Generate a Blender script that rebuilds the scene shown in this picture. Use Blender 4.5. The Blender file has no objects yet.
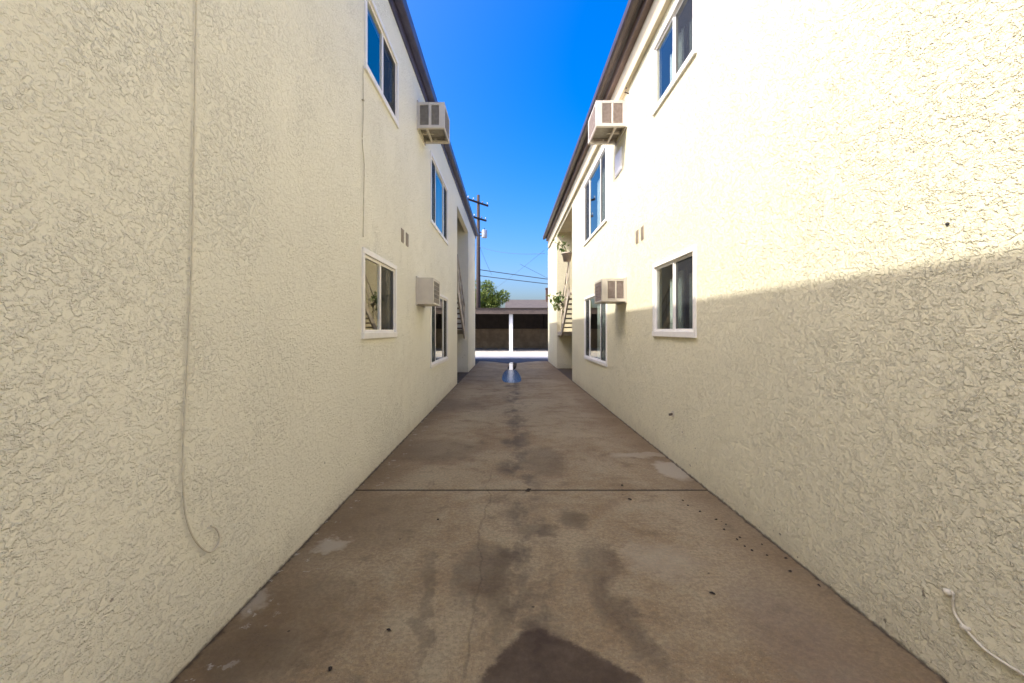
import bpy, bmesh, math, random
from mathutils import Vector, Matrix, noise as mnoise
random.seed(7)
R = math.radians
S = bpy.context.scene
COL = S.collection

# ------------------------------------------------------------------ camera
F = 440.0; CX, CY = 509.0, 330.0; H = 1.5
cd = bpy.data.cameras.new('camera'); cam = bpy.data.objects.new('camera', cd); COL.objects.link(cam)
cam.location = (0, 0, H); cam.rotation_euler = (R(90), 0, 0)
cd.sensor_width = 36; cd.lens = F / 1024 * 36
cd.shift_x = (512 - CX) / 1024; cd.shift_y = -(341.5 - CY) / 1024
cd.clip_start = 0.05; cd.clip_end = 3000
S.camera = cam

# ------------------------------------------------------------------ light
trav = Vector((1.0, 0.42, -1.226)).normalized()      # the way sunlight travels
elev = math.asin(-trav.z)
w = bpy.data.worlds.new('World'); S.world = w; w.use_nodes = True
nt = w.node_tree; nt.nodes.clear()
sky = nt.nodes.new('ShaderNodeTexSky'); sky.sky_type = 'NISHITA'; sky.sun_disc = False
sky.sun_elevation = elev
sky.sun_rotation = math.atan2(-trav.x, -trav.y)       # clockwise from +Y
sky.altitude = 650; sky.air_density = 1.0; sky.dust_density = 9.3; sky.ozone_density = 4.0
hs = nt.nodes.new('ShaderNodeHueSaturation'); hs.inputs['Saturation'].default_value = 1.6; hs.inputs['Hue'].default_value = 0.511
bg = nt.nodes.new('ShaderNodeBackground'); bg.inputs['Strength'].default_value = 0.15
ow = nt.nodes.new('ShaderNodeOutputWorld')
nt.links.new(sky.outputs[0], hs.inputs['Color']); nt.links.new(hs.outputs[0], bg.inputs[0]); nt.links.new(bg.outputs[0], ow.inputs[0])
sd = bpy.data.lights.new('sun', 'SUN'); sd.energy = 2.0; sd.angle = R(0.5); sd.color = (1.0, 0.95, 0.86)
sun = bpy.data.objects.new('sun', sd); COL.objects.link(sun)
sun.rotation_euler = trav.to_track_quat('-Z', 'Y').to_euler(); sun.location = (-20, -10, 30)
S.view_settings.view_transform = 'Standard'; S.view_settings.look = 'None'
S.view_settings.gamma = 1; S.view_settings.exposure = 1.50
S.render.engine = 'CYCLES'
cy = S.cycles
cy.use_denoising = True; cy.max_bounces = 10; cy.diffuse_bounces = 5; cy.glossy_bounces = 4
cy.transparent_max_bounces = 12
cy.caustics_reflective = False; cy.caustics_refractive = False
cy.blur_glossy = 0.0; cy.sample_clamp_indirect = 10.0
cy.use_adaptive_sampling = False


# ------------------------------------------------------------------ materials
class M:
    def __init__(s, name):
        s.m = bpy.data.materials.new(name); s.m.use_nodes = True
        s.t = s.m.node_tree; s.t.nodes.clear()
        s.out = s.n('ShaderNodeOutputMaterial'); s.tc = s.n('ShaderNodeTexCoord'); s.co = s.tc.outputs['Object']
    def n(s, k, **kw):
        x = s.t.nodes.new(k)
        for a, v in kw.items(): setattr(x, a, v)
        return x
    def L(s, a, b): s.t.links.new(a, b)
    def setin(s, sock, v):
        if hasattr(v, 'is_output'): s.L(v, sock)
        else: sock.default_value = v
    def math(s, op, a, b=0.0, c=0.0, clamp=False):
        x = s.n('ShaderNodeMath', operation=op, use_clamp=clamp)
        s.setin(x.inputs[0], a); s.setin(x.inputs[1], b); s.setin(x.inputs[2], c); return x.outputs[0]
    def noise(s, scale, detail=3, rough=0.5, dist=0.0, co=None):
        x = s.n('ShaderNodeTexNoise'); x.inputs['Scale'].default_value = scale; x.inputs['Detail'].default_value = detail
        x.inputs['Roughness'].default_value = rough; x.inputs['Distortion'].default_value = dist
        s.L(co or s.co, x.inputs['Vector']); return x.outputs['Fac']
    def ramp(s, v, a, b, lo=0.0, hi=1.0):
        x = s.n('ShaderNodeMapRange', interpolation_type='SMOOTHSTEP'); s.L(v, x.inputs[0])
        x.inputs[1].default_value = a; x.inputs[2].default_value = b; x.inputs[3].default_value = lo; x.inputs[4].default_value = hi
        return x.outputs[0]
    def mix(s, f, a, b, mode='MIX'):
        x = s.n('ShaderNodeMix', data_type='RGBA', blend_type=mode)
        s.setin(x.inputs[0], f)
        for i, v in ((6, a), (7, b)):
            if isinstance(v, (tuple, list)): v = (v[0], v[1], v[2], 1)
            s.setin(x.inputs[i], v)
        return x.outputs[2]
    def map(s, scale=(1, 1, 1), rot=(0, 0, 0), loc=(0, 0, 0)):
        x = s.n('ShaderNodeMapping'); s.L(s.co, x.inputs[0])
        x.inputs['Scale'].default_value = scale; x.inputs['Rotation'].default_value = rot; x.inputs['Location'].default_value = loc
        return x.outputs[0]
    def bump(s, h, dist, strength=1.0, normal=None):
        x = s.n('ShaderNodeBump'); s.L(h, x.inputs['Height']); x.inputs['Distance'].default_value = dist
        x.inputs['Strength'].default_value = strength
        if normal: s.L(normal, x.inputs['Normal'])
        return x.outputs[0]
    def bsdf(s, col, rough=0.8, normal=None, metal=0.0, spec=0.5):
        x = s.n('ShaderNodeBsdfPrincipled')
        if isinstance(col, (tuple, list)): col = (col[0], col[1], col[2], 1)
        s.setin(x.inputs['Base Color'], col); s.setin(x.inputs['Roughness'], rough); x.inputs['Metallic'].default_value = metal
        x.inputs['Specular IOR Level'].default_value = spec
        if normal: s.L(normal, x.inputs['Normal'])
        s.L(x.outputs[0], s.out.inputs[0]); return s.m

def simple(name, col, rough=0.6, var=0.12, scale=6, bump=0.0, metal=0.0, spec=0.4):
    m = M(name); f = m.noise(scale, 4, 0.6)
    c = m.mix(m.ramp(f, 0.3, 0.7), tuple(v * (1 - var) for v in col), tuple(min(1, v * (1 + var)) for v in col))
    nrm = m.bump(m.noise(scale * 12, 2), bump) if bump else None
    return m.bsdf(c, rough, nrm, metal, spec)

def stucco(name, base, relief, lip_shade, plo):
    m = M(name)
    # dashed finish pressed flat: ragged raised islands with sharp lips over a sandy ground
    g = m.n('ShaderNodeTexNoise'); g.inputs['Scale'].default_value = 45; g.inputs['Detail'].default_value = 2
    m.L(m.co, g.inputs['Vector'])
    vm = m.n('ShaderNodeVectorMath', operation='SCALE'); m.L(g.outputs['Color'], vm.inputs[0]); vm.inputs['Scale'].default_value = 0.012
    va = m.n('ShaderNodeVectorMath', operation='ADD'); m.L(vm.outputs[0], va.inputs[0])
    m.L(m.map(scale=(1, 0.75, 1.0)), va.inputs[1])
    wco = va.outputs[0]
    a = m.noise(35, 3, 0.62, 0.0, wco)
    isl = m.ramp(a, 0.50, 0.575)
    b = m.noise(80, 3, 0.6, 0.0, wco)
    isl2 = m.ramp(b, 0.50, 0.60)
    fine = m.noise(130, 2, 0.6)
    patch = m.ramp(m.noise(3.2, 4, 0.7), 0.38, 0.62, plo, 1.0)
    h = m.math('ADD', m.math('MULTIPLY', isl, 0.62), m.math('MULTIPLY', isl2, 0.30))
    h = m.math('MULTIPLY', h, patch)
    h = m.math('ADD', h, m.math('MULTIPLY', fine, 0.13))
    nrm = m.bump(h, relief, 1.0)
    big = m.ramp(m.noise(0.8, 5, 0.65), 0.3, 0.75)
    c = m.mix(big, tuple(v * 0.97 for v in base), tuple(v * 1.03 for v in base))
    # crevice shade painted into the colour along the island lips
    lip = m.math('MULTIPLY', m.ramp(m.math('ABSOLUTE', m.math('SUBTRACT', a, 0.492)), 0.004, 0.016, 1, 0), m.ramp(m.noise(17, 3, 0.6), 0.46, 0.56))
    c = m.mix(m.math('MULTIPLY', lip, lip_shade), c, tuple(v * 0.40 for v in base))
    # splash dirt near the ground, uneven
    sp = m.n('ShaderNodeSeparateXYZ'); m.L(m.co, sp.inputs[0])
    z = sp.outputs['Z']
    low = m.ramp(m.math('ADD', z, m.math('MULTIPLY', m.noise(4, 5, 0.7), 0.5)), 0.22, 0.52, 1.0, 0.0)
    c = m.mix(m.math('MULTIPLY', low, 0.22), c, (0.36, 0.29, 0.19))
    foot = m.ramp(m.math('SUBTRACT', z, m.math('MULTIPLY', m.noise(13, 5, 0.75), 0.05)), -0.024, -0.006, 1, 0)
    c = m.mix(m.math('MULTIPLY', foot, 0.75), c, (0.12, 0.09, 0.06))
    # chips and scuffs in the lower metre
    ch = m.math('MULTIPLY', m.ramp(m.noise(14, 3, 0.6), 0.70, 0.72), m.ramp(z, 0.3, 1.0, 1.0, 0.0))
    c = m.mix(m.math('MULTIPLY', ch, 0.75), c, (0.16, 0.13, 0.09))
    # faint vertical weather streaks
    st = m.ramp(m.noise(1.0, 4, 0.6, 0, m.map(scale=(1, 5.0, 0.35))), 0.52, 0.75)
    c = m.mix(m.math('MULTIPLY', st, 0.04), c, tuple(v * 0.75 for v in base))
    return m.bsdf(c, 0.92, nrm, spec=0.15)

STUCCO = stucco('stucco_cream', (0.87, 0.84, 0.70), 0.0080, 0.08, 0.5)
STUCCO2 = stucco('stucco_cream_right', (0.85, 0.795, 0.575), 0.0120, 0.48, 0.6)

def px_ground(x, y):
    Y = F * H / (y - CY); return ((x - CX) / F * Y, Y)

def concrete():
    m = M('alley_concrete')
    sp = m.n('ShaderNodeSeparateXYZ'); m.L(m.co, sp.inputs[0]); X, Y = sp.outputs['X'], sp.outputs['Y']
    f1 = m.noise(0.9, 6, 0.68, 0.4); f2 = m.noise(5, 6, 0.7); f3 = m.noise(160, 2, 0.5); f4 = m.noise(38, 4, 0.65)
    c = m.mix(m.ramp(f1, 0.32, 0.68), (0.265, 0.178, 0.088), (0.40, 0.315, 0.185))
    c = m.mix(m.ramp(f2, 0.42, 0.75, 0, 0.55), c, (0.36, 0.31, 0.19))
    c = m.mix(m.ramp(f2, 0.50, 0.25, 0, 0.6), c, (0.11, 0.080, 0.045))
    c = m.mix(m.ramp(f4, 0.62, 0.40, 0, 0.30), c, (0.09, 0.07, 0.05))
    # speckle of sand and small aggregate
    c = m.mix(m.ramp(f3, 0.58, 0.75, 0, 0.45), c, (0.34, 0.29, 0.22))
    c = m.mix(m.ramp(f3, 0.42, 0.28, 0, 0.45), c, (0.07, 0.055, 0.04))
    f5 = m.noise(58, 5, 0.78)
    c = m.mix(m.ramp(f5, 0.56, 0.70, 0, 0.5), c, (0.46, 0.40, 0.28))
    c = m.mix(m.ramp(f5, 0.44, 0.32, 0, 0.5), c, (0.065, 0.05, 0.032))
    # warm brown staining along both wall feet and beyond the joint
    side = m.ramp(m.math('ADD', m.math('ABSOLUTE', m.math('SUBTRACT', X, 0.21)), m.math('MULTIPLY', f2, 0.5)), 1.35, 1.9)
    c = m.mix(m.math('MULTIPLY', side, 0.5), c, (0.145, 0.088, 0.038))
    # drip track down the centre line
    warp = m.math('MULTIPLY', m.math('SUBTRACT', m.noise(1.6, 4, 0.6), 0.5), 0.55)
    dx = m.math('ABSOLUTE', m.math('ADD', m.math('SUBTRACT', X, 0.10), warp))
    tr = m.math('MULTIPLY', m.ramp(dx, 0.05, 0.30, 1, 0), m.ramp(m.noise(2.2, 5, 0.7, 0, m.map(scale=(1, 0.6, 1))), 0.42, 0.62))
    c = m.mix(m.math('MULTIPLY', tr, 0.75), c, (0.075, 0.055, 0.038))
    wx = m.math('MULTIPLY', m.math('SUBTRACT', m.noise(5, 5, 0.65), 0.5), 0.34)
    wy = m.math('MULTIPLY', m.math('SUBTRACT', m.noise(6, 5, 0.65, 0, m.map(loc=(7, 3, 1))), 0.5), 0.34)
    def blob(c, px, py, rx, ry, col, k, soft=0.45, rot=0.0):
        x0, y0 = px_ground(px, py)
        a = m.math('ADD', m.math('SUBTRACT', X, x0), wx); b = m.math('ADD', m.math('SUBTRACT', Y, y0), wy)
        cr, sr = math.cos(rot), math.sin(rot)
        u = m.math('DIVIDE', m.math('ADD', m.math('MULTIPLY', a, cr), m.math('MULTIPLY', b, sr)), rx)
        v = m.math('DIVIDE', m.math('SUBTRACT', m.math('MULTIPLY', b, cr), m.math('MULTIPLY', a, sr)), ry)
        d = m.math('ADD', m.math('MULTIPLY', u, u), m.math('MULTIPLY', v, v))
        return m.mix(m.ramp(d, 1 - soft, 1 + soft, k, 0), c, col)
    dk = (0.075, 0.052, 0.034); lt = (0.42, 0.365, 0.26)
    c = blob(c, 620, 615, 0.09, 0.42, dk, 0.5, 0.85, 0.25)
    c = blob(c, 600, 560, 0.10, 0.26, dk, 0.4, 0.9)
    c = blob(c, 574, 519, 0.12, 0.16, (0.10, 0.072, 0.040), 0.6, 0.9)
    c = blob(c, 535, 530, 0.16, 0.12, dk, 0.45, 0.7)
    c = blob(c, 480, 570, 0.16, 0.32, dk, 0.5, 0.8)
    c = blob(c, 545, 460, 0.24, 0.55, dk, 0.4, 0.8)
    c = blob(c, 440, 450, 0.5, 0.5, (0.10, 0.068, 0.04), 0.4, 0.8)
    c = blob(c, 660, 560, 0.24, 0.22, lt, 0.35, 0.95)
    c = blob(c, 300, 620, 0.30, 0.40, (0.13, 0.085, 0.042), 0.45, 0.95)
    c = blob(c, 380, 520, 0.42, 0.5, (0.15, 0.10, 0.05), 0.45, 0.95)
    c = blob(c, 800, 640, 0.22, 0.5, (0.17, 0.12, 0.085), 0.45, 0.95)
    c = blob(c, 500, 590, 0.07, 0.5, (0.11, 0.08, 0.045), 0.45, 0.95)
    c = blob(c, 425, 600, 0.04, 0.55, (0.12, 0.09, 0.055), 0.45, 0.8, 0.15)
    c = blob(c, 640, 455, 0.35, 0.1, lt, 0.5, 0.8)
    c = blob(c, 672, 470, 0.16, 0.30, lt, 0.7, 0.5)
    c = blob(c, 330, 545, 0.12, 0.09, lt, 0.7, 0.7)
    c = blob(c, 255, 600, 0.10, 0.12, lt, 0.6, 0.7)
    c = blob(c, 430, 405, 1.1, 0.8, (0.12, 0.085, 0.055), 0.4, 0.8)
    c = blob(c, 250, 660, 0.22, 0.2, (0.10, 0.07, 0.04), 0.45, 0.8)
    # fresh wet patch at the photographer's feet, kept inside five half planes
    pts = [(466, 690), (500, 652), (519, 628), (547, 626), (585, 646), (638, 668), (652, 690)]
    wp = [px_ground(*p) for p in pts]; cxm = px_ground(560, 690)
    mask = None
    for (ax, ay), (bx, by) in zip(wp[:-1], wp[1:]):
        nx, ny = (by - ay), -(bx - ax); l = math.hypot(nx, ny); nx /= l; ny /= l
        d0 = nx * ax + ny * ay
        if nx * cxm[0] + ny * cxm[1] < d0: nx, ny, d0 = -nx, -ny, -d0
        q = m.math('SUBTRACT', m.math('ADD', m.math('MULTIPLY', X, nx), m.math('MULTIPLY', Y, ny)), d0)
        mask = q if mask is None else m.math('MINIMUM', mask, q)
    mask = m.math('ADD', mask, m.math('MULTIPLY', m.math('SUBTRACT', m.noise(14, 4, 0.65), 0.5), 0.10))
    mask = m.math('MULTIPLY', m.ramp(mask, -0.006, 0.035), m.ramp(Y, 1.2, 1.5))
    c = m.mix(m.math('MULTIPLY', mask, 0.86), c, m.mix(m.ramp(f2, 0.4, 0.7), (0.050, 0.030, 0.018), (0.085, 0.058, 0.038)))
    # hairline crack wandering up the middle
    cx_ = m.math('ADD', m.math('MULTIPLY', m.math('SUBTRACT', m.noise(1.1, 5, 0.6), 0.5), 0.30), m.math('MULTIPLY', Y, -0.0))
    cr = m.ramp(m.math('ABSOLUTE', m.math('ADD', m.math('ADD', X, 0.20), cx_)), 0.003, 0.011, 1, 0)
    cr = m.math('MULTIPLY', cr, m.ramp(Y, 5.5, 4.0))
    c = m.mix(m.math('MULTIPLY', cr, 0.22), c, (0.06, 0.045, 0.03))
    # grime in the corner against each wall, and paint drips beside the left one
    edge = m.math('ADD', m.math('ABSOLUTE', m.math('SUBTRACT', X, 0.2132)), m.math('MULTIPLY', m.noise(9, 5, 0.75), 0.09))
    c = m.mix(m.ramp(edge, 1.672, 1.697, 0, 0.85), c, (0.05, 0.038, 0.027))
    drip = m.math('MULTIPLY', m.ramp(m.noise(10, 4, 0.7), 0.60, 0.66), m.ramp(m.math('SUBTRACT', 0.0, X), 1.10, 1.40))
    c = m.mix(m.math('MULTIPLY', drip, 0.65), c, (0.46, 0.42, 0.34))
    jt = m.ramp(m.math('ABSOLUTE', m.math('ADD', m.math('SUBTRACT', Y, 4.12), m.math('MULTIPLY', m.math('SUBTRACT', f4, 0.5), 0.03))), 0.008, 0.026, 0.8, 0)
    c = m.mix(jt, c, (0.045, 0.034, 0.024))
    # specks of dirt and gum
    vo = m.n('ShaderNodeTexVoronoi'); vo.inputs['Scale'].default_value = 6.5; m.L(m.co, vo.inputs['Vector'])
    spk = m.math('MULTIPLY', m.ramp(m.math('ADD', vo.outputs['Distance'], m.math('MULTIPLY', f4, 0.07)), 0.075, 0.095, 1, 0),
                 m.math('GREATER_THAN', m.n_sep(vo.outputs['Color']), 0.70))
    c = m.mix(m.math('MULTIPLY', spk, 0.8), c, (0.045, 0.032, 0.022))
    rough = m.ramp(mask, 0, 1, 0.85, 0.8)
    h = m.math('ADD', m.math('MULTIPLY', f4, 0.5), m.math('MULTIPLY', f3, 0.25))
    h = m.math('SUBTRACT', h, m.math('MULTIPLY', cr, 0.8))
    return m.bsdf(c, rough, m.bump(h, 0.004, 0.8), spec=0.3)
def n_sep(self, col):
    s = self.n('ShaderNodeSeparateColor'); self.L(col, s.inputs[0]); return s.outputs[0]
M.n_sep = n_sep
CONC = concrete()

WHITE = simple('white_vinyl', (0.85, 0.82, 0.76), 0.4, 0.04)
GREYFR = simple('grey_window_sash', (0.42, 0.43, 0.44), 0.4, 0.05)
DARKFR = simple('dark_bronze_frame', (0.05, 0.048, 0.045), 0.45)
FASCIA_L = simple('fascia_sky_tint', (0.075, 0.068, 0.115), 0.4, 0.15, 4, 0.002)  # purple cast of the reflected sky put into the base colour
GUTTER_R = simple('dark_brown_gutter', (0.075, 0.050, 0.042), 0.38, 0.15, 4)
TRIM_R = simple('brown_trim_paint', (0.19, 0.135, 0.115), 0.5, 0.12, 5, 0.002)
SOFFIT = simple('cream_soffit', (0.58, 0.51, 0.37), 0.75, 0.08, 3, 0.002)
ROOFM = simple('grey_roll_roofing', (0.16, 0.15, 0.15), 0.9, 0.15, 3, 0.004)
ACM = simple('ac_beige_enamel', (0.60, 0.55, 0.46), 0.5, 0.06, 5)
ACPINK = simple('ac_faded_enamel', (0.66, 0.60, 0.54), 0.5, 0.07, 5)
ACGRILLE = simple('ac_louvre_brown', (0.40, 0.325, 0.285), 0.6, 0.15, 20)
ACGREY = simple('ac_louvre_grey', (0.33, 0.30, 0.25), 0.6, 0.12, 20)
ACDARK = simple('ac_inside_dark', (0.06, 0.055, 0.05), 0.7, 0.3, 9)
CABLE = simple('painted_cable', (0.64, 0.585, 0.45), 0.6, 0.05, 20)
VENTM = simple('vent_beige', (0.40, 0.34, 0.27), 0.6, 0.1, 10)
CURT = simple('sheer_curtain', (0.62, 0.68, 0.64), 0.9, 0.12, 9)
BLIND = simple('dark_vertical_blind', (0.085, 0.08, 0.08), 0.8, 0.25, 8)
def screen_mat():
    m = M('insect_screen'); d = m.n('ShaderNodeBsdfDiffuse'); d.inputs[0].default_value = (0.05, 0.052, 0.058, 1)
    t = m.n('ShaderNodeBsdfTransparent'); mx = m.n('ShaderNodeMixShader'); mx.inputs[0].default_value = 0.62
    m.L(t.outputs[0], mx.inputs[1]); m.L(d.outputs[0], mx.inputs[2]); m.L(mx.outputs[0], m.out.inputs[0]); return m.m
SCREEN = screen_mat()
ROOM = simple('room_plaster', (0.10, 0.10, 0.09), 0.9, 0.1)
STAIRM = simple('stair_paint', (0.52, 0.45, 0.36), 0.6, 0.12, 6, 0.001)
TREADM = simple('stair_tread', (0.24, 0.19, 0.15), 0.75, 0.2, 10)
CARPW = simple('carport_white_post', (0.80, 0.79, 0.76), 0.5, 0.04)
CARPF = simple('carport_brown_fascia', (0.11, 0.082, 0.065), 0.7, 0.15, 3)
CARPI = simple('carport_inner_board', (0.34, 0.25, 0.16), 0.85, 0.2, 2)
CARPD = simple('carport_dark_locker', (0.035, 0.025, 0.018), 0.8, 0.2, 3)
WOODP = simple('creosoted_pole', (0.055, 0.038, 0.032), 0.85, 0.25, 12, 0.004)
METALG = simple('transformer_grey', (0.50, 0.52, 0.54), 0.45, 0.06)
WIREM = simple('grey_wire', (0.06, 0.075, 0.10), 0.6)
BRIGHT = simple('pale_yard_concrete', (0.40, 0.38, 0.34), 0.85, 0.1, 1.2, 0.003)
ASPH = simple('dark_asphalt', (0.058, 0.058, 0.062), 0.8, 0.2, 2, 0.003)  # dark asphalt, one tone right up to the pale yard
GROUNDM = simple('dry_ground', (0.24, 0.21, 0.17), 0.95, 0.2, 0.5, 0.01)
POTM = simple('clay_pot', (0.45, 0.38, 0.31), 0.7, 0.15, 12)
HOUSEW = simple('neighbour_stucco', (0.46, 0.38, 0.30), 0.9, 0.1)
BRICKM = simple('chimney_brick', (0.10, 0.055, 0.045), 0.9, 0.3, 30)

def shingle():
    m = M('shingle_roof')
    b = m.n('ShaderNodeTexBrick'); b.inputs['Scale'].default_value = 2.2
    b.inputs['Color1'].default_value = (0.068, 0.058, 0.052, 1); b.inputs['Color2'].default_value = (0.088, 0.074, 0.065, 1)
    b.inputs['Mortar'].default_value = (0.10, 0.07, 0.07, 1); b.inputs['Mortar Size'].default_value = 0.015
    m.L(m.co, b.inputs['Vector'])
    return m.bsdf(m.mix(m.ramp(m.noise(1.5, 4), 0.3, 0.7, 0, 0.5), b.outputs[0], (0.10, 0.085, 0.075)), 0.9)
SHINGLE = shingle()

def glass(name, r0, tint, rough=0.0, trans=0.8):
    m = M(name)
    g = m.n('ShaderNodeNewGeometry')
    d = m.n('ShaderNodeVectorMath', operation='DOT_PRODUCT'); m.L(g.outputs['Incoming'], d.inputs[0]); m.L(g.outputs['Normal'], d.inputs[1])
    c = m.math('ABSOLUTE', d.outputs['Value'])
    f = m.math('POWER', m.math('SUBTRACT', 1.0, c, clamp=True), 4.0)
    fr = m.math('ADD', r0, m.math('MULTIPLY', f, 1 - r0), clamp=True)
    gl = m.n('ShaderNodeBsdfGlossy'); gl.inputs['Roughness'].default_value = rough; gl.inputs['Color'].default_value = (*tint, 1)
    tr = m.n('ShaderNodeBsdfTransparent'); tr.inputs[0].default_value = (trans * 0.93, trans, trans * 0.97, 1)
    mx = m.n('ShaderNodeMixShader'); m.L(fr, mx.inputs[0]); m.L(tr.outputs[0], mx.inputs[1]); m.L(gl.outputs[0], mx.inputs[2])
    m.L(mx.outputs[0], m.out.inputs[0]); return m.m
GLASS = glass('window_glass', 0.10, (1, 0.95, 0.78), 0.015)

def leafm(name, a, b):
    m = M(name); f = m.noise(3.0, 3)
    c = m.mix(m.ramp(f, 0.35, 0.65), a, b)
    x = m.n('ShaderNodeBsdfPrincipled'); m.L(c, x.inputs['Base Color']); x.inputs['Roughness'].default_value = 0.5
    t = m.n('ShaderNodeBsdfTranslucent'); m.L(c, t.inputs[0])
    mx = m.n('ShaderNodeMixShader'); mx.inputs[0].default_value = 0.3
    m.L(x.outputs[0], mx.inputs[1]); m.L(t.outputs[0], mx.inputs[2]); m.L(mx.outputs[0], m.out.inputs[0]); return m.m
LEAF = leafm('tree_leaves', (0.10, 0.16, 0.03), (0.20, 0.24, 0.05))
PLEAF = leafm('vine_leaves', (0.10, 0.20, 0.04), (0.30, 0.30, 0.10))
BARK = simple('bark', (0.12, 0.085, 0.06), 0.9, 0.3, 10)

def waterm(name, rough, wave):
    m = M(name)
    n1 = m.noise(7, 3, 0.5, 0.3, m.map(scale=(1.6, 0.5, 1)))
    x = m.n('ShaderNodeBsdfPrincipled'); x.inputs['Base Color'].default_value = (0.05, 0.055, 0.07, 1)
    x.inputs['Roughness'].default_value = rough; x.inputs['IOR'].default_value = 1.33; x.inputs['Specular IOR Level'].default_value = 1.0
    x.inputs['Specular IOR Level'].default_value = 0.8
    m.L(m.bump(n1, wave), x.inputs['Normal']); m.L(x.outputs[0], m.out.inputs[0]); return m.m
WATER_A = waterm('still_water', 0.03, 0.0005)
WATER_B = waterm('rippled_water', 0.2, 0.003)

# ------------------------------------------------------------------ mesh helpers
class MB:
    def __init__(s): s.bm = bmesh.new()
    def box(s, x0, x1, y0, y1, z0, z1):
        x0, x1 = sorted((x0, x1)); y0, y1 = sorted((y0, y1)); z0, z1 = sorted((z0, z1))
        v = [s.bm.verts.new(p) for p in ((x0, y0, z0), (x1, y0, z0), (x1, y1, z0), (x0, y1, z0), (x0, y0, z1), (x1, y0, z1), (x1, y1, z1), (x0, y1, z1))]
        for f in ((0, 3, 2, 1), (4, 5, 6, 7), (0, 1, 5, 4), (1, 2, 6, 5), (2, 3, 7, 6), (3, 0, 4, 7)): s.bm.faces.new([v[i] for i in f])
        return s
    def quad(s, *p): s.bm.faces.new([s.bm.verts.new(q) for q in p]); return s
    def prism(s, poly, axis, a, b):
        def P(u, v, t): return {'x': (t, u, v), 'y': (u, t, v), 'z': (u, v, t)}[axis]
        A = [s.bm.verts.new(P(u, v, a)) for u, v in poly]; B = [s.bm.verts.new(P(u, v, b)) for u, v in poly]
        s.bm.faces.new(A[::-1]); s.bm.faces.new(B)
        for i in range(len(A)): j = (i + 1) % len(A); s.bm.faces.new((A[i], A[j], B[j], B[i]))
        return s
    def tube(s, pts, r, n=8, cap=True):
        pts = [Vector(p) for p in pts]; rings = []
        for i, p in enumerate(pts):
            t = (pts[min(i + 1, len(pts) - 1)] - pts[max(i - 1, 0)]).normalized()
            u = t.cross(Vector((0, 0, 1)))
            if u.length < 0.05: u = t.cross(Vector((1, 0, 0)))
            u.normalize(); v = t.cross(u)
            rr = r[i] if isinstance(r, (list, tuple)) else r
            rings.append([s.bm.verts.new(p + (u * math.cos(2 * math.pi * k / n) + v * math.sin(2 * math.pi * k / n)) * rr) for k in range(n)])
        for a, b in zip(rings[:-1], rings[1:]):
            for k in range(n): f = s.bm.faces.new((a[k], a[(k + 1) % n], b[(k + 1) % n], b[k])); f.smooth = True
        if cap: s.bm.faces.new(rings[0][::-1]); s.bm.faces.new(rings[-1])
        return s
    def lathe(s, prof, c, n=20):
        rings = [[s.bm.verts.new((c[0] + r * math.cos(2 * math.pi * k / n), c[1] + r * math.sin(2 * math.pi * k / n), c[2] + z)) for k in range(n)] for r, z in prof]
        for a, b in zip(rings[:-1], rings[1:]):
            for k in range(n): f = s.bm.faces.new((a[k], a[(k + 1) % n], b[(k + 1) % n], b[k])); f.smooth = True
        s.bm.faces.new(rings[0][::-1]); s.bm.faces.new(rings[-1]); return s
    def build(s, name, mat, parent=None, bevel=0.0, recalc=True):
        if recalc: bmesh.ops.recalc_face_normals(s.bm, faces=s.bm.faces[:])
        me = bpy.data.meshes.new(name); s.bm.to_mesh(me); s.bm.free(); me.materials.append(mat)
        o = bpy.data.objects.new(name, me); COL.objects.link(o)
        if parent: o.parent = parent; o.matrix_parent_inverse = Matrix.Translation(-world_loc(parent))
        if bevel:
            b = o.modifiers.new('bevel', 'BEVEL'); b.width = bevel; b.segments = 2; b.limit_method = 'ANGLE'; b.harden_normals = False
        return o
def world_loc(o):
    v = Vector(o.location)
    while o.parent: 
        v = v + o.matrix_parent_inverse.translation + Vector(o.parent.location) ; o = o.parent
        # children are written in world coordinates, so their net offset is zero
        return Vector((0, 0, 0)) if not (v.length > 1e-9) else v
    return v
def tag(o, label, cat, group=None):
    o['label'] = label; o['category'] = cat
    if group: o['group'] = group
    return o
def thing(name, loc, label, cat, group=None):
    o = bpy.data.objects.new(name, None); COL.objects.link(o); o.location = loc; o.empty_display_size = 0.3
    return tag(o, label, cat, group)
def struct(o): o['kind'] = 'structure'; return o

# ------------------------------------------------------------------ ground
XL, XR = -1.4385, 1.865                      # faces of the two long walls
b = MB(); b.quad((-900, -900, -0.03), (900, -900, -0.03), (900, 1500, -0.03), (-900, 1500, -0.03)); struct(b.build('ground', GROUNDM))
JY = 4.12
b = MB()
b.quad((-4.6, -5.5, 0), (5, -5.5, 0), (5, JY - 0.008, 0), (-4.6, JY - 0.008, 0))
b.quad((-4.6, JY - 0.008, 0), (5, JY - 0.008, 0), (5, JY - 0.004, -0.02), (-4.6, JY - 0.004, -0.02))
b.quad((-4.6, JY - 0.004, -0.02), (5, JY - 0.004, -0.02), (5, JY + 0.004, -0.02), (-4.6, JY + 0.004, -0.02))
b.quad((-4.6, JY + 0.004, -0.02), (5, JY + 0.004, -0.02), (5, JY + 0.008, 0), (-4.6, JY + 0.008, 0))
n = 24
for i in range(n):                            # far edge dips toward the drain in the middle
    xa, xb = -4.6 + 9.6 * i / n, -4.6 + 9.6 * (i + 1) / n
    e = lambda x: 21.4 - 1.6 * math.exp(-((x - 0.1) / 0.8) ** 2)
    b.quad((xa, JY + 0.008, 0), (xb, JY + 0.008, 0), (xb, e(xb), 0), (xa, e(xa), 0))
struct(b.build('alley_pavement', CONC, recalc=False))
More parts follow.
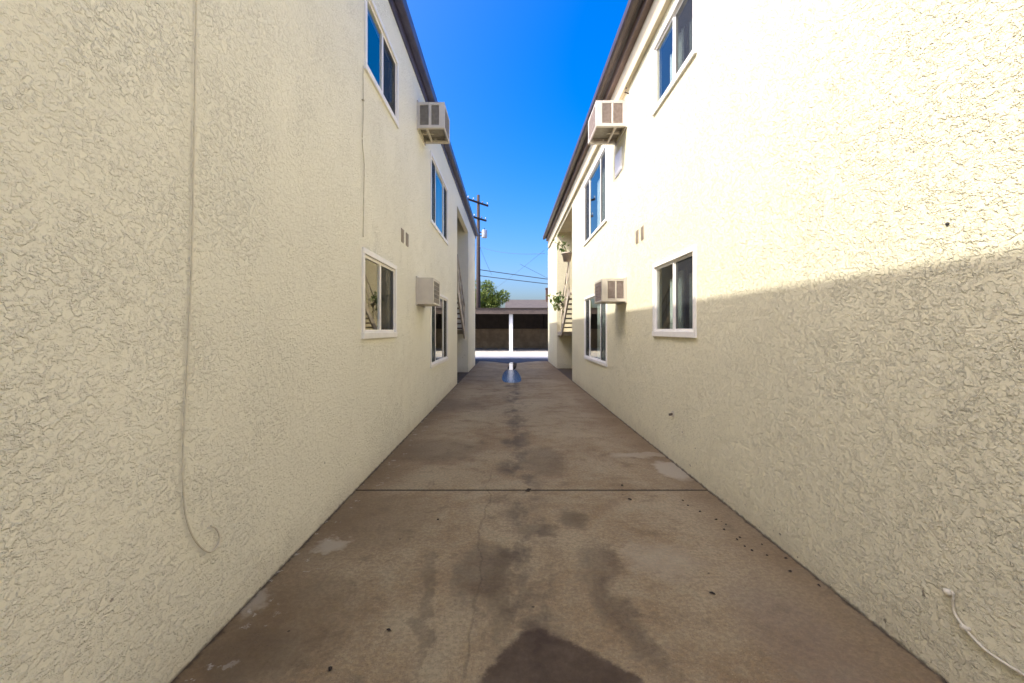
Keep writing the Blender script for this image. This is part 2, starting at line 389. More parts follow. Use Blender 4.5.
b = MB(); b.quad((-30, 19, -0.012), (30, 19, -0.012), (30, 31.2, -0.012), (-30, 31.2, -0.012)); struct(b.build('road', ASPH, recalc=False))
b = MB(); b.quad((-30, 23.4, -0.008), (30, 23.4, -0.008), (30, 37.4, -0.008), (-30, 37.4, -0.008)); struct(b.build('yard_pavement', BRIGHT, recalc=False))
# curved steel-dark lip of the pavement edge
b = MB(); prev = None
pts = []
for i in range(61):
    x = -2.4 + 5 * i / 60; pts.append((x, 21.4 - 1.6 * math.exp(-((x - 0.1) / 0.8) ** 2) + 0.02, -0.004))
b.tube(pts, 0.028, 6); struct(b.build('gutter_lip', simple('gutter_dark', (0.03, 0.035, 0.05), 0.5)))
# water lying in the swale where the pavement meets the road
def puddle(name, outline, z, mat):
    b = MB(); c = b.bm.verts.new((sum(p[0] for p in outline) / len(outline), sum(p[1] for p in outline) / len(outline), z))
    vs = [b.bm.verts.new((p[0], p[1], z)) for p in outline]
    for i in range(len(vs)): b.bm.faces.new((c, vs[i], vs[(i + 1) % len(vs)]))
    return struct(b.build(name, mat, recalc=True))
def smooth(poly, it=2):
    for _ in range(it):
        q = []
        for i in range(len(poly)):
            a, c = poly[i], poly[(i + 1) % len(poly)]
            q += [(a[0] * .75 + c[0] * .25, a[1] * .75 + c[1] * .25), (a[0] * .25 + c[0] * .75, a[1] * .25 + c[1] * .75)]
        poly = q
    return poly
o1 = smooth([px_ground(x, y) for x, y in ((506.5, 369.5), (503.5, 373), (501.5, 378), (503, 382), (508, 383), (517, 383), (521.5, 381.5), (520.8, 377), (518.5, 373), (515.5, 369.5))])
puddle('water', o1, 0.005, WATER_B)
o2 = smooth([px_ground(x, y) for x, y in ((508.3, 362.5), (508, 366), (507.5, 370.3), (515, 370.3), (516.5, 366), (517, 362.5))])
puddle('water', o2, 0.009, WATER_A)

# ------------------------------------------------------------------ buildings
def wall_grid(b, xw, y0, y1, z0, z1, holes, s, depth=0.09):
    ys = sorted({y0, y1, *[v for h in holes for v in h[:2]]}); zs = sorted({z0, z1, *[v for h in holes for v in h[2:]]})
    ys = [v for v in ys if y0 <= v <= y1]; zs = [v for v in zs if z0 <= v <= z1]
    for ya, yb in zip(ys[:-1], ys[1:]):
        for za, zb in zip(zs[:-1], zs[1:]):
            ym, zm = (ya + yb) / 2, (za + zb) / 2
            if any(h[0] < ym < h[1] and h[2] < zm < h[3] for h in holes): continue
            q = [(xw, ya, za), (xw, yb, za), (xw, yb, zb), (xw, ya, zb)]
            b.quad(*(q if s < 0 else q[::-1]))
    xi = xw + s * depth
    for a, c, d, e in holes:
        b.quad((xw, a, d), (xi, a, d), (xi, a, e), (xw, a, e)); b.quad((xw, c, d), (xw, c, e), (xi, c, e), (xi, c, d))
        b.quad((xw, a, d), (xw, c, d), (xi, c, d), (xi, a, d)); b.quad((xw, a, e), (xi, a, e), (xi, c, e), (xw, c, e))

def folds(b, xc, ya, yb, z0, z1, s, amp=0.018, wl=0.07, gaps=()):
    n = max(8, int((yb - ya) / 0.012)); last = None
    for i in range(n + 1):
        y = ya + (yb - ya) * i / n
        x = xc + s * amp * math.sin(2 * math.pi * y / wl + 1.3 * math.sin(y * 9))
        cur = (b.bm.verts.new((x, y, z0)), b.bm.verts.new((x, y, z1)))
        if last: f = b.bm.faces.new((last[0], cur[0], cur[1], last[1])); f.smooth = True
        last = cur

def window(bld, xw, s, y0, y1, z0, z1, splits, style):
    """s = +1: the room lies toward +X. Frame stands 2 cm proud of the stucco."""
    fw, pr, dp = 0.055, 0.022, 0.06
    b = MB()
    X = lambda u: xw + s * u                       # u > 0 goes into the wall
    b.box(X(-pr), X(dp), y0, y1, z1 - fw, z1)
    b.box(X(-pr - 0.005), X(dp), y0 - 0.004, y1 + 0.004, z0, z0 + fw * 1.2)
    b.box(X(-pr + 0.001), X(dp), y0, y0 + fw, z0 + fw * 1.2, z1 - fw)
    b.box(X(-pr + 0.001), X(dp), y1 - fw, y1, z0 + fw * 1.2, z1 - fw)
    win = b.build('window', WHITE, bld, bevel=0.005)
    edges = [y0 + fw] + list(splits) + [y1 - fw]
    zb, zt = z0 + fw * 1.2, z1 - fw
    sw = 0.028
    for i, (a, c) in enumerate(zip(edges[:-1], edges[1:])):
        near = (i == 0)
        u0 = 0.012 if style[i] == 's' else 0.0
        sb = MB()
        sash_x0, sash_x1 = X(0.002 + u0), X(0.03 + u0)
        g = 0.0 if i == 0 else sw * 0.0
        sb.box(sash_x0, sash_x1, a, a + sw, zb, zt); sb.box(sash_x0, sash_x1, c - sw, c, zb, zt)
        sb.box(sash_x0, sash_x1, a + sw, c - sw, zb, zb + sw); sb.box(sash_x0, sash_x1, a + sw, c - sw, zt - sw, zt)
        sb.build('sash', WHITE, win)
        pb = MB(); xg = X(0.016 + u0)
        q = [(xg, a + sw, zb + sw), (xg, c - sw, zb + sw), (xg, c - sw, zt - sw), (xg, a + sw, zt - sw)]
        pb.quad(*(q if s < 0 else q[::-1])); pb.build('pane', GLASS, win, recalc=False)
        if 'd' in style[i] or style[i] == 's':
            # insect screen with a thin dark frame, in front of the sliding half
            kb = MB(); xs = X(0.004 + u0)
            q = [(xs, a + sw, zb + sw), (xs, c - sw, zb + sw), (xs, c - sw, zt - sw), (xs, a + sw, zt - sw)]
            kb.quad(*(q if s < 0 else q[::-1])); kb.build('screen', SCREEN, win, recalc=False)
        if style[i] in ('c', 's'):
            cb = MB(); L_ = c - a
            folds(cb, X(0.14), a + L_ * 0.05, a + L_ * 0.40, zb - 0.03, zt - 0.10, s)
            folds(cb, X(0.15), a + L_ * 0.52, a + L_ * 0.80, zb - 0.03, zt - 0.16, s)
            cb.build('curtain', CURT, win, recalc=False)
        if style[i] == 'b':
            cb = MB(); y = a - 0.02
            while y < c:
                cb.quad((X(0.12), y, zb - 0.03), (X(0.155), y + 0.075, zb - 0.03), (X(0.155), y + 0.075, zt), (X(0.12), y, zt)); y += 0.083
            cb.build('blind', BLIND, win, recalc=False)
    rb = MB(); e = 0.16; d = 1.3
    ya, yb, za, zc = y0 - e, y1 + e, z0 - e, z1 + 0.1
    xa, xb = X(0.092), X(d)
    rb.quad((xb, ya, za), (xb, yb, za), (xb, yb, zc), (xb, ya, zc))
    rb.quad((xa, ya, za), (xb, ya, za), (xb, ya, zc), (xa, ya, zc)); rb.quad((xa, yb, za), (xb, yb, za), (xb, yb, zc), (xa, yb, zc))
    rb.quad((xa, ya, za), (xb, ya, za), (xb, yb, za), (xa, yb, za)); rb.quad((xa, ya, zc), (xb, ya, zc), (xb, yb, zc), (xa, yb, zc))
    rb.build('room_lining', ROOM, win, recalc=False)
    return win

def vent_pair(bld, xw, s, ys, z0, z1, wdt):
    for y in ys:
        b = MB(); X = lambda u: xw - s * u
        b.box(X(-0.01), X(0.008), y, y + wdt, z0, z1)
        k = z0 + 0.02
        while k < z1 - 0.015: b.box(X(0.008), X(0.016), y + 0.012, y + wdt - 0.012, k, k + 0.008); k += 0.018
        b.build('vent', VENTM, bld)

def stairs(bld, s, xa, xb, ya_top, ztop, yb_bot, zbot, rail=True):
    """a flight from (ya_top, ztop) down to (yb_bot, zbot); xa = outer side"""
    root = None
    for x in (xa, xb):
        b = MB(); poly = [(ya_top, ztop - 0.26), (ya_top, ztop + 0.02), (yb_bot, zbot + 0.06), (yb_bot, zbot - 0.22)]
        b.prism(poly, 'x', x, x + s * 0.05)
        o = b.build('stringer', STAIRM, bld)
    n = 8
    for i in range(n):
        t = (i + 0.5) / n; y = ya_top + (yb_bot - ya_top) * t; z = ztop + (zbot - ztop) * (i + 1) / (n + 1)
        sg = 1 if yb_bot > ya_top else -1
        b = MB(); b.box(xa + s * 0.05, xb, y - sg * 0.15, y + sg * 0.13, z - 0.045, z); b.build('stair_tread', TREADM, bld)
    if rail:
        b = MB(); hh = 0.92
        b.tube([(xa + s * .02, ya_top, ztop + hh), (xa + s * .02, yb_bot, zbot + hh)], 0.022)
        b.tube([(xa + s * .02, ya_top, ztop + hh * .5), (xa + s * .02, yb_bot, zbot + hh * .5)], 0.013)
        for i in range(5):
            t = i / 4; y = ya_top + (yb_bot - ya_top) * t; z = ztop + (zbot - ztop) * t
            b.tube([(xa + s * .02, y, z - 0.05), (xa + s * .02, y, z + hh)], 0.015)
        b.build('handrail', STAIRM, bld)

def building(label, s, xw, mat, bay, yend, holes, ztop, back, y0=-5.2, shade_ext=None):
    bld = thing('apartment_building', (xw + s * 3, 8, 0), label, 'building')
    b0, b1 = bay
    b = MB()
    top = ztop
    wall_grid(b, xw, y0, b0, -0.05, top, [h for h in holes], s)
    wall_grid(b, xw, b1, yend, -0.05, top, [], s)
    bt = top - 0.02
    bd = 3.1
    xi = xw + s * bd
    b.quad((xw, b0, -.05), (xi, b0, -.05), (xi, b0, top), (xw, b0, top))           # near jamb
    b.quad((xw, b1, -.05), (xi, b1, -.05), (xi, b1, top), (xw, b1, top))           # far jamb (faces camera)
    b.quad((xi, b0, -.05), (xi, b1, -.05), (xi, b1, top), (xi, b0, top))           # back of the bay
    if shade_ext:  # unseen rear wing, added to carry the building's shadow farther back
        xe, ye = shade_ext
        b.quad((xw, yend, -.05), (xe, yend, -.05), (xe, yend, top), (xw, yend, top))
        b.quad((xe, yend, -.05), (xe, ye, -.05), (xe, ye, top), (xe, yend, top))
        b.quad((xe, ye, -.05), (back, ye, -.05), (back, ye, top), (xe, ye, top))
    else:
        ye = yend; b.quad((xw, yend, -.05), (back, yend, -.05), (back, yend, top), (xw, yend, top))
    b.quad((back, y0, -.05), (back, ye, -.05), (back, ye, top), (back, y0, top))
    b.quad((xw, y0, -.05), (back, y0, -.05), (back, y0, top), (xw, y0, top))
    bmesh.ops.remove_doubles(b.bm, verts=b.bm.verts[:], dist=1e-5)
    b.build('wall', mat, bld, recalc=False)
    return bld

# ---- left building
TL = H + 4.06
wl = [  # y0, y1, z0, z1, splits, style
    (4.29, 5.57, 1.41, 2.31, (4.93,), ('c', 'd')),
    (4.36, 5.66, 4.09, 4.95, (5.02,), ('c', 'd')),
    (8.03, 10.25, 0.80, 2.25, (8.62, 9.68), ('d', 'c', 'd')),
    (8.03, 10.25, 3.47, 4.78, (8.62, 9.68), ('d', 'c', 'd')),
    (-1.3, 0.2, 4.09, 4.95, (-0.55,), ('c', 'd')),
]
ins = lambda h: (h[0] + 0.03, h[1] - 0.03, h[2] + 0.03, h[3] - 0.03)
BL = building('two storey cream stucco building on the left, in shade, thin dark eave', -1, XL, STUCCO,
              (12.2, 15.55), 18.7, [ins(h) for h in wl], TL, -11.5, shade_ext=(-2.0, 22.6))
for h in wl: window(BL, XL, -1, *h)
vent_pair(BL, XL, -1, (5.86, 6.13), 2.68, 2.86, 0.13)
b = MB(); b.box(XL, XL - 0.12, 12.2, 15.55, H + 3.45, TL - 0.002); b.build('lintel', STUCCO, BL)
b = MB(); b.box(XL - .15, XL - 3.1, 12.2, 13.3, 2.66, 2.86); b.build('landing', STAIRM, BL)
b = MB(); b.box(XL - .15, XL - 3.1, 15.4, 15.55, 1.36, 1.5); b.build('landing', STAIRM, BL)
stairs(BL, -1, XL - 0.10, XL - 1.15, 13.3, 2.86, 15.4, 1.42)
stairs(BL, -1, XL - 1.35, XL - 2.5, 15.3, 1.42, 13.2, 0.0, rail=False)
b = MB()   # flat roof deck
b.box(-11.7, XL + 0.02, -5.3, 18.9, TL, TL + 0.05); b.box(-11.7, -1.98, 18.9, 22.7, TL, TL + 0.05)  # second slab covers the unseen shadow-casting wing
b.build('roof', ROOFM, BL)
b = MB(); b.box(XL + 0.025, XL + 0.135, -5.35, 18.95, TL - 0.03, TL + 0.13); b.build('gutter', FASCIA_L, BL, bevel=0.01)
b = MB(); b.box(XL + 0.001, XL + 0.024, -5.3, 18.9, TL - 0.14, TL + 0.10); b.build('fascia', FASCIA_L, BL)

# ---- right building
TR = H + 3.80
wr = [
    (4.37, 5.66, 1.42, 2.345, (4.99,), ('s', 'c')),
    (4.37, 5.66, 4.25, 5.13, (4.99,), ('s', 'c')),
    (8.35, 10.8, 0.80, 2.29, (8.97, 10.22), ('d', 'c', 'd')),
    (8.37, 10.9, 3.57, 5.07, (8.97, 10.22), ('d', 'c', 'd')),
    (-1.5, 0.06, 4.25, 5.13, (-0.72,), ('s', 'c')),
]
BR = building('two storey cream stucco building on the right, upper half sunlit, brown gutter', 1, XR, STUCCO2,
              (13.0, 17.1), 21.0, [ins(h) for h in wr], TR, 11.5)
for h in wr: window(BR, XR, 1, *h)
vent_pair(BR, XR, 1, (6.08, 6.33), 2.76, 2.95, 0.12)
b = MB(); b.box(XR - 0.012, XR + 0.01, 7.26, 7.70, 4.15, 4.53); b.box(XR - 0.018, XR - 0.0125, 7.29, 7.67, 4.18, 4.50); b.build('pale_panel', WHITE, BR, bevel=0.003)  # small pale framed plate on the stucco below the upper unit
b = MB(); b.box(XR + .15, XR + 3.1, 13.0, 14.2, 2.66, 2.86); b.build('landing', STAIRM, BR)
b = MB(); b.box(XR + .02, XR + 3.1, 16.2, 17.1, 1.30, 1.44); b.build('landing', STAIRM, BR)
stairs(BR, 1, XR + 0.05, XR + 1.2, 14.2, 2.86, 16.2, 1.46)
stairs(BR, 1, XR + 1.45, XR + 2.6, 16.2, 1.42, 14.1, 0.0, rail=False)
E = 20.35
b = MB(); b.box(1.66, 11.6, -5.3, E, H + 4.222, H + 4.26); b.box(XR + 0.001, 11.6, E, 21.1, H + 4.222, H + 4.26); b.build('roof', ROOFM, BR)
b = MB(); b.box(1.80, XR + 0.1, -5.3, E, TR - 0.02, H + 4.10); b.build('frieze_board', SOFFIT, BR, bevel=0.004)
b = MB(); b.box(1.72, XR + 0.1, -5.3, E + 0.01, H + 4.102, H + 4.22); b.build('trim_board', TRIM_R, BR, bevel=0.004)
b = MB(); g0, g1, gz = 1.565, 1.665, H + 4.185
prof = [(g0, gz + .13), (g0, gz + .03), (g0 + .025, gz), (g1 - .015, gz), (g1, gz + .02), (g1, gz + .13), (g1 - .01, gz + .13), (g1 - .012, gz + .03), (g0 + .03, gz + .015), (g0 + .012, gz + .04), (g0 + .012, gz + .13)]
b.prism(prof, 'y', -5.35, E + 0.03); b.build('gutter', GUTTER_R, BR)
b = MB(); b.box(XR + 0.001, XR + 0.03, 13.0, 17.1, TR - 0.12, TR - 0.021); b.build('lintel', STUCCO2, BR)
b = MB(); b.tube([(XR - 0.04, 6.85, TR - 0.03), (XR - 0.06, 6.85, TR - 0.10), (XR + 0.01, 6.85, TR - 0.12)], 0.012); b.build('conduit_stub', CARPF, BR)
b = MB(); b.box(XR + 0.1, 11.5, -5.2, 21.0, TR - 0.019, TR + 0.06); b.build('ceiling', SOFFIT, BR)

# ------------------------------------------------------------------ window air conditioners
def ac(label, s, xw, pr, y0, y1, z0, z1, mat, grille, faces, hollow):
    """box unit sticking pr metres out of the wall into the alley"""
    root = thing('air_conditioner', (xw - s * pr / 2, (y0 + y1) / 2, z0), label, 'air conditioner', 'air conditioners through the walls')
    X = lambda u: xw - s * u; t = 0.014
    b = MB()
    b.box(X(0), X(pr), y0, y1, z1 - t, z1)                                          # top
    # near and far side sheets with louvred openings cut out
    zc0, zc1 = z0 + 0.05, z1 - 0.045
    def side(ya, yb, open_):
        if not open_: b.box(X(0), X(pr), ya, yb, z0, z1 - t); return []
        a0, a1, m0, m1, c1 = [pr * k for k in open_]
        b.box(X(0), X(a0), ya, yb, z0, z1 - t); b.box(X(a1), X(m0), ya, yb, z0, z1 - t); b.box(X(m1), X(pr), ya, yb, z0, z1 - t)
        for p, q in ((a0, a1), (m0, m1)):
            b.box(X(p), X(q), ya, yb, z0, zc0); b.box(X(p), X(q), ya, yb, zc1, z1 - t)
        return [(a0, a1), (m0, m1)]
    near = side(y0, y0 + t, faces); far = side(y1 - t, y1, faces)
    b.box(X(pr - t), X(pr), y0 + t, y1 - t, z0, z0 + 0.03); b.box(X(pr - t), X(pr), y0 + t, y1 - t, z1 - 0.04, z1 - t)
    b.box(X(pr - t), X(pr), y0 + t, y0 + 0.05, z0 + 0.03, z1 - 0.04); b.box(X(pr - t), X(pr), y1 - 0.05, y1 - t, z0 + 0.03, z1 - 0.04)
    b.build('casing', mat, root, bevel=0.004)
    for (p, q) in near + far: pass
    for lst, yy, sg in ((near, y0, 1), (far, y1, -1)):
        for p, q in lst:
            g = MB(); k = zc0 + 0.004
            while k < zc1 - 0.01:
                g.box(X(p + .001), X(q - .001), yy + sg * 0.004, yy + sg * 0.016, k, k + 0.006); k += 0.0135
            g.box(X(p + .001), X(q - .001), yy + sg * 0.022, yy + sg * 0.026, zc0, zc1)
            g.build('louvre', grille, root)
    g = MB()                                                                       # condenser grille facing the alley
    k = y0 + 0.06
    while k < y1 - 0.06: g.box(X(pr - 0.010), X(pr - 0.004), k, k + 0.006, z0 + 0.03, z1 - 0.04); k += 0.022
    for j in range(1, 5):
        zz = z0 + 0.03 + (z1 - z0 - 0.07) * j / 5; g.box(X(pr - 0.004), X(pr - 0.001), y0 + 0.05, y1 - 0.05, zz, zz + 0.008)
    g.box(X(pr - 0.04), X(pr - 0.034), y0 + 0.05, y1 - 0.05, z0 + 0.03, z1 - 0.04)
    g.build('rear_grille', grille, root)
    g = MB(); zb = z0 + (0.09 if hollow else 0.004)
    g.box(X(0.0), X(pr - t - 0.001), y0 + t + .001, y1 - t - .001, zb, zb + 0.012); g.build('bottom_pan', ACGREY if hollow else mat, root)
    if hollow:
        g = MB()
        for yy in (y0 + t + 0.01, y1 - t - 0.05): g.box(X(0.03), X(pr - t - 0.002), yy, yy + 0.035, z0 + 0.002, z0 + 0.035)
        g.box(X(pr * 0.30), X(pr * 0.36), y0 + t + 0.05, y1 - t - 0.06, z0 + 0.004, z0 + 0.03)
        g.prism([(X(0.03) , z0 + 0.036), (X(pr * .5), z0 + 0.036), (X(0.03), z0 + 0.085)], 'y', (y0 + y1) / 2, (y0 + y1) / 2 + 0.02)
        g.build('support_frame', mat, root)
    # sleeve collar against the stucco
    g = MB(); e = 0.02
    g.box(X(-0.005), X(0.02), y0 - e, y1 + e, z1 + .001, z1 + e); g.box(X(-0.005), X(0.02), y0 - e, y1 + e, z0 - e, z0 - .001)
    g.box(X(-0.005), X(0.02), y0 - e, y0 - .001, z0 - .001, z1 + .001); g.box(X(-0.005), X(0.02), y1 + .001, y1 + e, z0 - .001, z1 + .001)
    g.build('collar', mat, root)
LOUV = (0.14, 0.44, 0.50, 0.80, 0)
ac('cream air conditioner with pinkish louvres high on the sunlit right wall', 1, XR, 0.49, 6.95, 7.65, 4.72, 5.13, ACPINK, ACGRILLE, LOUV, True)
ac('beige air conditioner with brown louvres low on the right wall where the shadow begins', 1, XR, 0.395, 6.97, 7.57, 1.95, 2.32, ACM, ACGRILLE, (0.12, 0.40, 0.46, 0.76, 0), False)
ac('beige air conditioner with an open underside high on the shaded left wall', -1, XL, 0.43, 6.88, 7.48, 4.66, 5.065, ACM, ACGREY, (0.10, 0.42, 0.52, 0.80, 0), True)
ac('plain sided beige air conditioner low on the shaded left wall', -1, XL, 0.27, 6.8, 7.45, 1.90, 2.31, ACM, ACGREY, None, False)

# ------------------------------------------------------------------ cables on the walls
def onwall(x, y, xw, off=0.012):
    Y = F * xw / (x - CX); return (xw - math.copysign(off, xw), Y, H + (CY - y) / F * Y)
def spline(p, k=6):
    p = [Vector(q) for q in p]; out = []
    for i in range(len(p) - 1):
        a, b_, c, d = p[max(i - 1, 0)], p[i], p[i + 1], p[min(i + 2, len(p) - 1)]
        for j in range(k):
            t = j / k; out.append(0.5 * ((2 * b_) + (c - a) * t + (2 * a - 5 * b_ + 4 * c - d) * t * t + (3 * b_ - a - 3 * c + d) * t ** 3))
    out.append(p[-1]); return out
def cable(name, pts, xw, r, label, clips=()):
    top = thing(name, onwall(*pts[-1], xw), label, 'cable')
    b = MB(); b.tube(spline([onwall(x, y, xw) for x, y in pts]), r, 8); b.build('cord', CABLE, top)
    for x, y in clips:
        c = onwall(x, y, xw); b = MB(); sx = math.copysign(1, -xw)
        b.box(c[0] - sx * 0.012, c[0] + sx * 0.012, c[1] - 0.014, c[1] + 0.014, c[2] - 0.006, c[2] + 0.006); b.build('clip', CABLE, top, bevel=0.003)
zt_px = lambda x: CY - (TL - 0.1 - H) / (XL / (x - CX) )
cable('wall_cable', [(194.5, -280), (194, -60), (193, 40), (191, 160), (189, 260), (186, 330), (184, 380), (181, 430), (180, 475), (182, 510), (188, 532), (197, 546), (207, 552), (214, 547), (217, 538), (214, 529), (208, 526)],
      XL, 0.0038, 'long cream cable hanging down the left wall and curling at its loose end', [])
cable('wall_cable', [(362, 66), (362, 120), (361, 140), (363, 165), (362.5, 200), (362, 237)], XL, 0.005,
      'thin cream cable between the upper and lower near windows of the left wall', [(362, 100)])
cable('wall_cable', [(949, 593), (955, 592), (956, 600), (957, 612), (966, 626), (985, 647), (1006, 662), (1030, 677), (1060, 700)], XR, 0.0055,
      'short cream cable sagging from a plug low on the right wall', [(968, 628)])
def wallbit(name, x, y, xw, label, cat, build):
    p = onwall(x, y, xw, 0); t = thing(name, p, label, cat); build(t, Vector(p), math.copysign(1, -xw)); return t
def stub(t, p, s):
    b = MB(); b.tube([p, p + Vector((s * 0.045, 0, -0.008))], 0.014, 12); b.build('pipe', CARPF, t)
    b = MB(); b.tube([p + Vector((-s * .004, 0, 0)), p + Vector((s * 0.008, 0, 0))], 0.034, 14); b.build('flange', CABLE, t)
wallbit('drain_pipe', 673, 414, XR, 'small metal pipe stub poking out low on the right wall below its near window', 'pipe', stub)
def hole(t, p, s):
    b = MB(); b.tube([p + Vector((-s * .004, 0, 0)), p + Vector((s * 0.004, 0, 0))], 0.0075, 12); b.build('rim', DARKFR, t)
    b = MB(); b.tube([p + Vector((s * .004, 0, 0)), p + Vector((s * 0.010, 0, 0.001))], 0.003, 8); b.build('hook', DARKFR, t)
wallbit('wall_hook', 948, 224, XR, 'single small dark hook high on the sunlit stucco of the right wall', 'hook', hole)
def knob(t, p, s):
    b = MB(); b.lathe([(0.001, -.012), (0.014, -.010), (0.018, 0), (0.014, .010), (0.001, .012)], p + Vector((s * .012, 0, 0)), 12); b.build('plug', CABLE, t)
wallbit('cable_plug', 951, 592, XR, 'round cream plug low on the right wall where the short cable comes out', 'plug', knob)

# ------------------------------------------------------------------ dead leaves and debris on the concrete
DEB = simple('dead_leaf_brown', (0.035, 0.024, 0.016), 0.8, 0.4, 60)
def debris(x, y, r, label, group=None):
    X0, Y0 = px_ground(x, y); b = MB(); n = 9
    ph = random.random() * 6; top = b.bm.verts.new((X0, Y0, 0.006 + r * 0.5))
    el = random.uniform(0.5, 0.9)
    ring = []
    for k in range(n):
        a = 2 * math.pi * k / n; rr = r * random.uniform(0.65, 1.2)
        px_, py_ = rr * math.cos(a), rr * el * math.sin(a)
        ring.append(b.bm.verts.new((X0 + px_ * math.cos(ph) - py_ * math.sin(ph), Y0 + px_ * math.sin(ph) + py_ * math.cos(ph), 0.003 + random.random() * r * 0.35)))
    for k in range(n): b.bm.faces.new((top, ring[k], ring[(k + 1) % n]))
    bot = b.bm.verts.new((X0, Y0, 0.002))
    for k in range(n): b.bm.faces.new((bot, ring[(k + 1) % n], ring[k]))
    tag(b.build('dead_leaf', DEB), label, 'dead leaf', group or 'dead leaves on the concrete')
debris(330, 670, 0.019, 'biggest black dead leaf, alone at the bottom left of the concrete')
debris(389, 631, 0.017, 'dark dead leaf left of the wet patch, beyond the biggest one')
debris(712, 594, 0.017, 'dark dead leaf on the pale area right of the wet patch')
debris(630, 500, 0.020, 'dark crumb just before the joint, right of the middle')
debris(622, 486, 0.022, 'dark crumb lying just beyond the concrete joint')
debris(528, 491, 0.040, 'flat dark clod sitting on the concrete joint in the middle')
debris(438, 520, 0.016, 'dark crumb left of the middle, near the joint')
for x, y, r in ((683, 501, .012), (688, 506, .010), (700, 512, .013), (716, 520, .012), (724, 530, .013), (737, 540, .014), (745, 547, .012), (740, 538, .011), (752, 551, .013),
                (786, 559, .014), (790, 572, .013), (819, 586, .015), (726, 525, .010), (767, 556, .010), (762, 545, .010)):
    debris(x, y, r, 'small dark crumb in the loose trail along the foot of the right wall', 'crumbs along the right wall')

# ------------------------------------------------------------------ plants at the right stair
def leaf(b, p, d, ln, wd):
    d = d.normalized(); sd_ = d.cross(Vector((0.2, 0.1, 1))).normalized()
    up = sd_.cross(d)
    a = b.bm.verts.new(p); m1 = b.bm.verts.new(p + d * ln * .45 + sd_ * wd + up * wd * .3); m2 = b.bm.verts.new(p + d * ln * .45 - sd_ * wd + up * wd * .3)
    t = b.bm.verts.new(p + d * ln - up * ln * .15); c = b.bm.verts.new(p + d * ln * .5)
    b.bm.faces.new((a, m1, c)); b.bm.faces.new((a, c, m2)); b.bm.faces.new((m1, t, c)); b.bm.faces.new((c, t, m2))
def rnd(): return Vector((random.gauss(0, 1), random.gauss(0, 1), random.gauss(0, 1)))
def potted(c, rad, spread, n, label, arms, ln=0.13):
    t = thing('potted_plant', c, label, 'plant')
    b = MB(); b.lathe([(rad * .65, -rad * 1.5), (rad * .95, -.02), (rad * 1.1, -.02), (rad * 1.1, .02), (rad * .9, .02), (rad * .85, -0.01)], c, 18); b.build('pot', POTM, t)
    st = MB(); lf = MB()
    for e in arms:
        e = Vector(e); mid = Vector(c) + e * 0.5 + Vector((0, 0, 0.08))
        st.tube(spline([Vector(c), mid, Vector(c) + e], 5), 0.008, 5)
        for i in range(n):
            q = Vector(c).lerp(Vector(c) + e, random.uniform(.35, 1.05)) + rnd() * spread; leaf(lf, q, rnd() + Vector((0, 0, -.3)), ln * random.uniform(.7, 1.3), ln * .28)
    st.build('stem', BARK, t); lf.build('foliage', PLEAF, t, recalc=False)
potted((1.86, 14.1, 3.95), 0.17, 0.06, 16, 'pot hung high at the right stair with leafy stems arching to the left', [(-0.42, 0.15, 0.40), (-0.28, 0.1, 0.55), (-.15, 0, .28)])
potted((1.93, 15.6, 2.42), 0.07, 0.09, 26, 'leafy green plant leaning out from the middle of the right stair rail', [(-0.36, -0.1, 0.12), (-0.42, 0, 0.30), (-.25, 0, -.06), (-.1, -.1, .35)], 0.16)

# ------------------------------------------------------------------ carport
cp = thing('carport', (0, 34, 0), 'long low carport with white posts and dark open bays behind the alley', 'carport')
b = MB(); b.box(-26, 26, 30.8, 37.6, 2.86, 2.98); b.build('roof', simple('carport_roofing', (0.12, 0.10, 0.085), 0.9), cp)
b = MB(); b.box(-26, 26, 30.7, 30.8, 2.62, 3.02); b.build('fascia', CARPF, cp)
b = MB(); b.box(-26, 26, 30.66, 30.70, 2.97, 3.05); b.build('drip_edge', CARPD, cp)
b = MB(); b.box(-26, 26, 31.0, 31.2, 2.66, 2.86); b.build('beam', CARPI, cp)
for i in range(-4, 5):
    x = 0.14 + i * 5.4
    b = MB(); b.box(x - 0.13, x + 0.13, 30.95, 31.21, -0.03, 2.65); b.build('post', CARPW, cp, bevel=0.01)
b = MB()
for (x0, x1) in ((-26, 26),): b.box(x0, x1, 37.2, 37.4, -0.05, 2.86)
b.build('back_wall', CARPI, cp)
b = MB(); b.box(-26, -25.8, 30.8, 37.2, -0.05, 2.86); b.build('end_wall', CARPI, cp)
b = MB(); b.box(25.8, 26, 30.8, 37.2, -0.05, 2.86); b.build('end_wall', CARPI, cp)
for i in range(-4, 4):
    x = 0.14 + i * 5.4
    b = MB(); b.box(x + 0.1, x + 2.68, 36.1, 37.18, 1.6, 2.84); b.box(x + 2.72, x + 5.3, 36.1, 37.18, 1.6, 2.84); b.build('storage_locker', CARPD, cp, bevel=0.01)

# ------------------------------------------------------------------ house, pole, wires, tree behind
hs_ = thing('house', (8, 52, 0), 'low house with a brown shingle roof showing over the carport', 'house')
b = MB(); b.box(0.2, 16, 49, 57, -0.05, 3.1); b.build('wall', HOUSEW, hs_)
b = MB(); b.prism([(48.2, 3.05), (48.2, 3.15), (53, 5.15), (57.8, 3.15), (57.8, 3.05)], 'x', -0.45, 16.8); b.build('roof', SHINGLE, hs_)
b = MB(); b.box(4.4, 4.85, 52.2, 52.9, 4.2, 6.35); b.box(4.35, 4.9, 52.15, 52.95, 6.35, 6.5); b.build('chimney', BRICKM, hs_)

